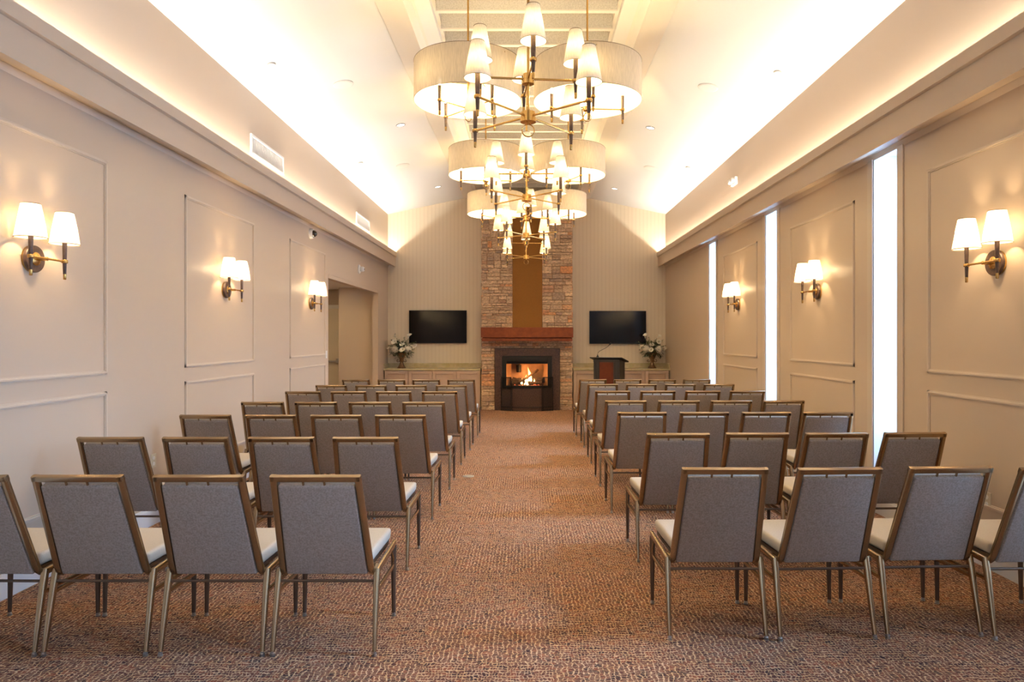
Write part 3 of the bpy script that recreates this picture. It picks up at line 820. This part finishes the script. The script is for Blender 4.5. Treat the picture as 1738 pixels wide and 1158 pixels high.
# fire screen
fs = empty('fire_screen', (0, 14.5, 0)); tag(fs, 'black metal fire screen standing before the hearth', 'fire screen')
b = B()
def bar(*pts): tube(b, pts, .008, 6)
O, I, H = (-.555, .10), (-.345, .0), .715
for s, off in ((-1, 0), (1, .025)):
    xo, xi = s*.545+off*.6, s*.335+off*.6
    bar((xo, .13, 0), (xo, .13, H)); bar((xi, .02, 0), (xi, .02, H)); bar((xo, .13, H), (xi, .02, H))
    bar((xi-s*.022, .015, 0), (xi-s*.022, .015, H-.02))
    bar((xo, .13, .01), (xi, .02, .01)); bar((xo, .13, .085), (xi, .02, .085))
n = 8
for z in (.01, .085): bar(*[(-.313+ .66*k/n - .005, .015-.05*math.sin(PI*k/n), z) for k in range(n+1)])
obj('frame', b, M['black'], fs, 60)
for s, off in ((-1, 0), (1, .025)):
    b = B(); xo, xi = s*.545+off*.6, s*.335+off*.6
    hexa(b, [(xo, .129, .01), (xi, .019, .01), (xi, .021, .01), (xo, .131, .01), (xo, .129, H), (xi, .019, H), (xi, .021, H), (xo, .131, H)]); obj('mesh_panel', b, M['wire'], fs, None)

# ------------------------------------------------------------------ base cabinets, tops and splashbacks
CF = 14.86
def cabinet(x0, x1, lab):
    c = empty('base_cabinet', ((x0+x1)/2, CF, 0)); w = x1-x0
    b = B(); box(b, -w/2+.002, w/2-.002, .021, YB-CF-.003, .09, .849); box(b, -w/2+.002, w/2-.002, .06, YB-CF-.003, 0, .09); obj('body', b, M['cabinet'], c, None)
    for k in range(2):
        a0 = -w/2+.010+k*w/2; a1 = a0+w/2-.020
        b = B(); f = .062
        box(b, a0, a1, .014, .022, .10, .835)
        for q in ((a0, a0+f, .10, .835), (a1-f, a1, .10, .835), (a0+f, a1-f, .10, .10+f), (a0+f, a1-f, .835-f, .835)): box(b, q[0], q[1], -.010, .012, q[2], q[3], .004, 1)
        obj('door', b, M['cabinet'], c, None)
    tag(c, lab, 'cabinet', 'taupe base cabinets beside the fireplace'); return c
cabinet(-3.10, -2.055, 'taupe two-door base cabinet in the doorway-side corner'); cabinet(-2.055, -1.006, 'taupe two-door base cabinet under the doorway-side television, touching the fireplace')
cabinet(1.01, 2.055, 'taupe two-door base cabinet partly behind the podium'); cabinet(2.055, 3.10, 'taupe two-door base cabinet in the window-side corner')
for x0, x1, sd in ((-3.118, -1.004, 'doorway'), (1.008, 3.118, 'window')):
    c = empty('countertop', ((x0+x1)/2, CF, 0)); w = x1-x0
    b = B(); box(b, -w/2, w/2, -.02, YB-CF-.003, .85, .888, .004); obj('slab', b, M['counter'], c, None)
    b = B(); box(b, -w/2, w/2, YB-CF-.025, YB-CF-.003, .888, .994, .002); obj('backsplash', b, M['counter'], c, None)
    b = B(); s = -1 if sd == 'doorway' else 1
    box(b, min(s*w/2, s*(w/2-.02)), max(s*w/2, s*(w/2-.02)), -.01, YB-CF-.025, .888, .994, .002); obj('side_splash', b, M['counter'], c, None)
    tag(c, 'cream veined stone countertop with low splashback on the %s side' % sd, 'countertop')

# ------------------------------------------------------------------ televisions
def tv(x0, x1, z0, z1, lab):
    c = empty('television', ((x0+x1)/2, YB, z0)); w = x1-x0; h = z1-z0
    b = B(); box(b, -w/2, w/2, -.065, -.03, 0, h, .004); box(b, -w/3, w/3, -.03, -.002, h*.2, h*.8); obj('housing', b, M['plastic_black'], c, None)
    b = B(); box(b, -w/2+.008, w/2-.008, -.067, -.062, .014, h-.008); obj('screen', b, M['screen'], c, None)
    tag(c, lab, 'television', 'black televisions on the papered wall')
tv(-2.637, -1.345, 1.438, 2.176, 'black flat television on the papered wall between doorway-side flowers and fireplace')
tv(1.403, 2.675, 1.425, 2.163, 'black flat television on the papered wall above the podium')

# ------------------------------------------------------------------ flowers in bronze urns
def flowers(x, mirror, lab, seed):
    R = random.Random(seed); s = -1 if mirror else 1
    c = empty('flower_urn', (x, 15.06, .889))
    b = B()
    lathe(b, [(.094, 0), (.098, .012), (.090, .022), (.060, .060), (.040, .105), (.036, .135), (.052, .150), (.056, .160), (.044, .172), (.048, .200), (.075, .250), (.092, .300), (.108, .330), (.112, .342), (.100, .342)], seg=24)
    urn = obj('urn', b, M['urn'], c, 50)
    for q in (-1, 1):
        b = B(); tube(b, [(q*.05, 0, .15), (q*.085, 0, .140), (q*.108, 0, .160), (q*.10, 0, .185), (q*.072, 0, .182)], .008, 6); obj('handle', b, M['urn'], urn, 60)
    # hydrangea heads
    for hx, hy, hz, r in ((-.135*s, -.09, .42, .088), (.145*s, -.08, .43, .092), (.02*s, -.02, .52, .055), (.06*s, .06, .47, .06), (-.215*s, .02, .36, .05)):
        b = B()
        bmesh.ops.create_icosphere(b, subdivisions=2, radius=r*.80, matrix=Matrix.Translation((hx, hy, hz)))
        for k in range(95):
            t = R.uniform(-1, 1); a = R.uniform(0, 2*PI); q = math.sqrt(1-t*t); n = Vector((q*math.cos(a), q*math.sin(a), t))
            u = n.orthogonal().normalized(); v = n.cross(u); o = Vector((hx, hy, hz))+n*r*R.uniform(.88, 1.02); a0 = R.uniform(0, PI)
            for j in range(4):
                aa = a0+j*PI/2; d = u*math.cos(aa)+v*math.sin(aa); e = n.cross(d)
                p = [o, o+d*.009+e*.008+n*.002, o+d*.018+n*.001, o+d*.009-e*.008+n*.002]
                b.faces.new([b.verts.new(w) for w in p])
        obj('hydrangea', b, M['petal'], c, 80)
    # calla lilies: stem, flaring rolled spathe, yellow spadix
    def calla(base, tip, dirn, sz):
        base, tip, dirn = Vector(base), Vector(tip), Vector(dirn).normalized()
        mid = (base+tip)/2 + Vector((0, 0, .03))
        b = B(); tube(b, [base, mid, tip], .005, 6); st = obj('lily_stem', b, M['leaf'], c, 60)
        b = B(); u = dirn.orthogonal().normalized(); v = dirn.cross(u)
        rings = []
        for i, (rr, h) in enumerate(((.006, 0), (.011, .02), (.016, .045), (.026, .068), (.042, .082), (.050, .080))):
            ring = []
            for k in range(14):
                a = 2*PI*k/14; ext = 1+.55*(i/5)*max(0, math.cos(a))**2
                ring.append(b.verts.new(tip + dirn*(h*(1+.30*(i/5)*max(0, math.cos(a))))*sz*1.15 + (u*math.cos(a)+v*math.sin(a))*rr*ext*sz))
            rings.append(ring)
        for A, C in zip(rings, rings[1:]):
            for k in range(14): b.faces.new((A[k], A[(k+1) % 14], C[(k+1) % 14], C[k]))
        obj('lily', b, M['petal'], c, 80)
        b = B(); tube(b, [tip+dirn*.03*sz, tip+dirn*.075*sz], [.006*sz, .004*sz], 6); obj('spadix', b, M['petal_core'], st, 60)
    for bs, tp, dr_, sz in (((.04*s, 0, .34), (.155*s, -.03, .655), (.12*s, -.25, .7), .9), ((-.03*s, 0, .34), (-.12*s, -.06, .56), (-.1*s, -.9, .35), 1.0), ((.06*s, 0, .34), (.20*s, -.10, .515), (.9*s, -.3, -.35), 1.1),
                            ((.05*s, -.03, .33), (.06*s, -.17, .40), (0, -1, .25), .95), ((-.05*s, 0, .34), (-.255*s, -.02, .49), (-.5*s, -.3, -.8), .8), ((-.02*s, .02, .34), (-.11*s, 0, .665), (-.45*s, -.3, .55), .8), ((.03*s, 0, .34), (.02*s, -.08, .49), (.1, -.8, .5), .8)):
        calla(bs, tp, dr_, sz)
    # leaves and airy sprays
    def leaf(b, p, d, L, w):
        d = d.normalized(); u = d.cross(Vector((0, 0, 1)));
        if u.length < .1: u = Vector((1, 0, 0))
        u.normalize(); n = u.cross(d)
        q = [p, p+d*L*.35+u*w+n*.004, p+d*L*.75+u*w*.6+n*.004, p+d*L-n*.006, p+d*L*.75-u*w*.6+n*.004, p+d*L*.35-u*w+n*.004]
        b.faces.new([b.verts.new(v) for v in q])
    b = B()
    for k in range(430):
        a = R.uniform(0, 2*PI); el = R.uniform(-.9, 1.3); r = R.uniform(.06, .235)
        d = Vector((math.cos(a)*math.cos(el), .8*math.sin(a)*math.cos(el), math.sin(el))); p = Vector((0, 0, .40))+Vector((d.x*r*1.05, d.y*r, d.z*r*.8))
        leaf(b, p, d+Vector((R.uniform(-.5, .5), R.uniform(-.5, .5), R.uniform(-.4, .4))), R.uniform(.04, .09), R.uniform(.009, .018))
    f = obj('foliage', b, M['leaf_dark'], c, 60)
    for tx, ty, tz in ((-.235, 0, .62), (.07, .02, .685), (-.08, .05, .63), (.24, .05, .46), (-.30, .0, .50), (.27, -.02, .33), (-.17, -.08, .26), (.12, -.06, .26), (.30*1, .05, .58)):
        b = B(); p0 = Vector((0, 0, .34)); p1 = Vector((tx*s, ty, tz)); pm = (p0+p1)/2+Vector((0, 0, .04 if tz > .4 else .07))
        tube(b, [p0, pm, p1], .003, 5)
        for k in range(26):
            t = .3+.7*k/25; p = p0*(1-t)**2+pm*2*t*(1-t)+p1*t*t; a = R.uniform(0, 2*PI)
            leaf(b, p, Vector((math.cos(a), math.sin(a), R.uniform(-.2, .8))), R.uniform(.022, .045), R.uniform(.006, .011))
        obj('spray', b, M['leaf'], c, 60)
    tag(c, lab, 'flower arrangement', 'white floral arrangements in bronze urns')
flowers(-2.76, False, 'white lily and hydrangea arrangement in bronze urn by the doorway-side corner', 5)
flowers(2.765, True, 'white lily and hydrangea arrangement in bronze urn by the window-side corner', 9)

# ------------------------------------------------------------------ podium with gooseneck microphone
pd = empty('podium', (1.60, 13.7, 0), math.radians(-23)); tag(pd, 'black podium with mahogany front panel standing before the counter', 'podium')
b = B(); box(b, -.27, .27, .0, .40, .02, 1.06, .004); box(b, -.30, .30, -.03, .43, 0, .05, .006)
hexa(b, [(-.27, .0, 1.05), (.27, .0, 1.05), (.27, .40, 1.05), (-.27, .40, 1.05), (-.27, .0, 1.13), (.27, .0, 1.13), (.27, .40, 1.06), (-.27, .40, 1.06)])
obj('body', b, M['podium'], pd, None)
b = B()
for x in (-.235, -.16, .16, .235): box(b, x-.014, x+.014, -.014, .0, .06, 1.09, .004)
box(b, -.27, .27, -.016, 0, 1.075, 1.115, .003)
obj('front_ribs', b, M['podium'], pd, None)
b = B(); box(b, -.145, .145, -.010, .001, .06, 1.07, .002); obj('front_panel', b, M['podium_panel'], pd, None)
b = B(); hexa(b, [(-.335, -.06, 1.152), (.335, -.06, 1.152), (.335, .47, 1.055), (-.335, .47, 1.055), (-.335, -.06, 1.172), (.335, -.06, 1.172), (.335, .47, 1.083), (-.335, .47, 1.083)], .004, 2)
obj('reading_top', b, M['podium'], pd, None)
mc = empty('microphone', (1.60-.16, 13.86, 1.164)); tag(mc, 'slim black gooseneck microphone rising from the podium top', 'microphone')
b = B(); lathe(b, [(.026, .0), (.026, .02), (.012, .03), (.009, .055)], seg=12); obj('base', b, M['plastic_black'], mc, 60)
b = B(); tube(b, [(0, 0, .05), (.004, 0, .085), (.03, -.01, .12), (.09, -.03, .155), (.16, -.05, .19), (.205, -.06, .225), (.235, -.07, .26)], .005, 8); obj('gooseneck', b, M['plastic_black'], mc, 60)
b = B(); tube(b, [(.232, -.07, .256), (.238, -.071, .263), (.262, -.078, .292)], [.008, .013, .012], 10); obj('capsule', b, M['plastic_black'], mc, 60)

# ------------------------------------------------------------------ vents, detectors, speakers, downlights, outlets
def on_slope(name, x, y, label, cat, group=None):
    c = empty(name, (x, y, ceil_z(x))); sgn = -1 if x < 0 else 1
    c.rotation_euler = (0, sgn*math.atan(.2105), 0)
    return tag(c, label, cat, group)
for x, y, sd, q in ((-2.16, 8.03, 'doorway', 'farther from the fireplace'), (-2.15, 11.82, 'doorway', 'nearer the fireplace'), (2.16, 8.13, 'window', 'farther from the fireplace'), (2.17, 11.97, 'window', 'nearer the fireplace')):
    c = on_slope('ceiling_speaker', x, y, 'round white ceiling speaker on the %s-side slope, the one %s' % (sd, q), 'speaker', 'round ceiling speakers')
    b = B(); lathe(b, [(.118, 0), (.120, -.006), (.108, -.010)], seg=32); obj('bezel', b, M['white_plastic'], c, 50)
    b = B(); lathe(b, [(.100, -.0), (.104, -.012), (.06, -.014)], seg=32); obj('grille', b, M['spk'] if 'spk' in M else M['white_plastic'], c, 50)
for x, y, sd, q in ((-1.81, 9.8, 'doorway', 'farther from the fireplace'), (-1.80, 13.81, 'doorway', 'nearer the fireplace'), (1.80, 9.94, 'window', 'farther from the fireplace'), (1.80, 13.98, 'window', 'nearer the fireplace')):
    c = on_slope('downlight', x, y, 'small lit recessed downlight on the %s-side slope, the one %s' % (sd, q), 'downlight', 'recessed downlights')
    b = B(); lathe(b, [(.066, 0), (.066, -.006), (.058, -.007), (.056, -.001)], seg=28, cap=False); obj('ring', b, M['walnut'], c, 50)
    b = B(); lathe(b, [(.057, 0), (.057, -.003)], seg=28); obj('lens', b, M['lens'], c, 50)
for x, y, sd, q in ((-2.68, 7.16, 'doorway', 'farther from the fireplace'), (-2.72, 11.16, 'doorway', 'nearer the fireplace'), (2.71, 7.36, 'window', 'farther from the fireplace'), (2.71, 11.47, 'window', 'nearer the fireplace')):
    c = on_slope('sprinkler_cover', x, y, 'tiny white sprinkler cover on the %s-side slope, the one %s' % (sd, q), 'sprinkler', 'sprinkler covers')
    b = B(); lathe(b, [(.036, 0), (.042, -.010), (.040, -.018), (.02, -.020)], seg=20); obj('cap', b, M['white_plastic'], c, 50)
for y0, y1, q in ((7.69, 8.72, 'farther from the fireplace'), (12.46, 13.49, 'nearer the fireplace')):
    c = empty('wall_vent', (-HW, (y0+y1)/2, 3.75)); w = (y1-y0)/2
    b = B()
    for a in ((-w, w, .085, .115), (-w, w, -.115, -.085), (-w, -w+.03, -.085, .085), (w-.03, w, -.085, .085)): box(b, 0, .022, a[0], a[1], a[2], a[3], .003, 1)
    obj('frame', b, M['white_plastic'], c, None)
    b = B(); n = 26
    for k in range(n):
        yy = -w+.04+(2*w-.08)*k/(n-1); box(b, .004, .016, yy-.004, yy+.004, -.085, .085)
    box(b, 0, .004, -w+.03, w-.03, -.085, .085)
    obj('grille', b, M['white_plastic'], c, None)
    tag(c, 'long white air vent above the doorway-side ledge, the one %s' % q, 'vent', 'air vents above the ledge')
# exit strobe above the window ledge
c = empty('emergency_light', (HW, 10.2, 3.90)); tag(c, 'white twin-lamp emergency light above the window-side ledge', 'emergency light')
b = B(); box(b, -.045, 0, -.11, .11, -.06, .05, .012); obj('housing', b, M['white_plastic'], c, 50)
for q in (-1, 1):
    b = B(); lathe(b, [(.03, .0), (.04, .03), (.034, .045)], (-.045-.045, q*.07, .0), 16, axis='X'); obj('lamp_head', b, M['white_plastic'], c, 50)
c = empty('security_camera', (-HW, 9.84, 3.06)); tag(c, 'white wall camera with dark dome above the sconce beside the doorway', 'camera')
b = B(); lathe(b, [(.075, 0), (.075, .02), (.062, .045)], seg=28, axis='X'); obj('base', b, M['white_plastic'], c, 50)
b = B(); lathe(b, [(.050, .045), (.046, .07), (.028, .09), (.005, .098)], seg=20, axis='X'); obj('dome', b, M['lens_dark'], c, 50)
c = empty('motion_sensor', (-HW, 12.69, 2.836)); tag(c, 'round white swivel sensor on the wall above the doorway', 'sensor')
b = B(); lathe(b, [(.085, 0), (.085, .015), (.07, .025)], seg=28, axis='X'); obj('base', b, M['white_plastic'], c, 50)
b = B(); lathe(b, [(.04, .02), (.048, .05), (.048, .08), (.03, .10)], seg=20, axis='X'); obj('eye', b, M['white_plastic'], c, 50)
b = B(); lathe(b, [(.014, .1), (.012, .104)], seg=12, axis='X'); obj('lens', b, M['lens_dark'], c, 50)
def plate(name, x, y, z, s, lab, cat, h=.115, w=.075, group=None, m='ivory_plastic', sw=False):
    c = empty(name, (x, y, z))
    b = B(); box(b, min(0, -s*.007), max(0, -s*.007), -w/2, w/2, -h/2, h/2, .002); obj('cover', b, M[m], c, None)
    b = B()
    if sw: box(b, min(-s*.006, -s*.012), max(-s*.006, -s*.012), -.017, .017, -.033, .033, .002)
    else:
        for zz in (-.024, .024): lathe(b, [(.016, -s*.006), (.016, -s*.009)], (0, 0, zz), 16, axis='X')
    obj('rocker' if sw else 'socket', b, M['white_plastic'], c, None)
    return tag(c, lab, cat, group)
plate('wall_outlet', HW, 4.62, .455, 1, 'ivory wall outlet low on the window-side wall beside the rearmost chairs', 'outlet')
plate('wall_outlet', -HW, 5.70, .53, -1, 'white wall outlet low on the doorway-side wall between two moulded panels', 'outlet')
plate('light_switch', -HW, 10.62, 1.30, -1, 'small light switch beside the wide doorway opening', 'switch', sw=True, m='white_plastic')
b = B(); lathe(b, [(.064, 0), (.064, .004), (.058, .006), (.02, .007)], (0, 0, 0), 28)
o = obj('floor_outlet', b, M['outlet_disc'], None, 50, (-.655, 7.67, .0)); tag(o, 'round metal floor outlet cover in the carpeted aisle', 'floor outlet')
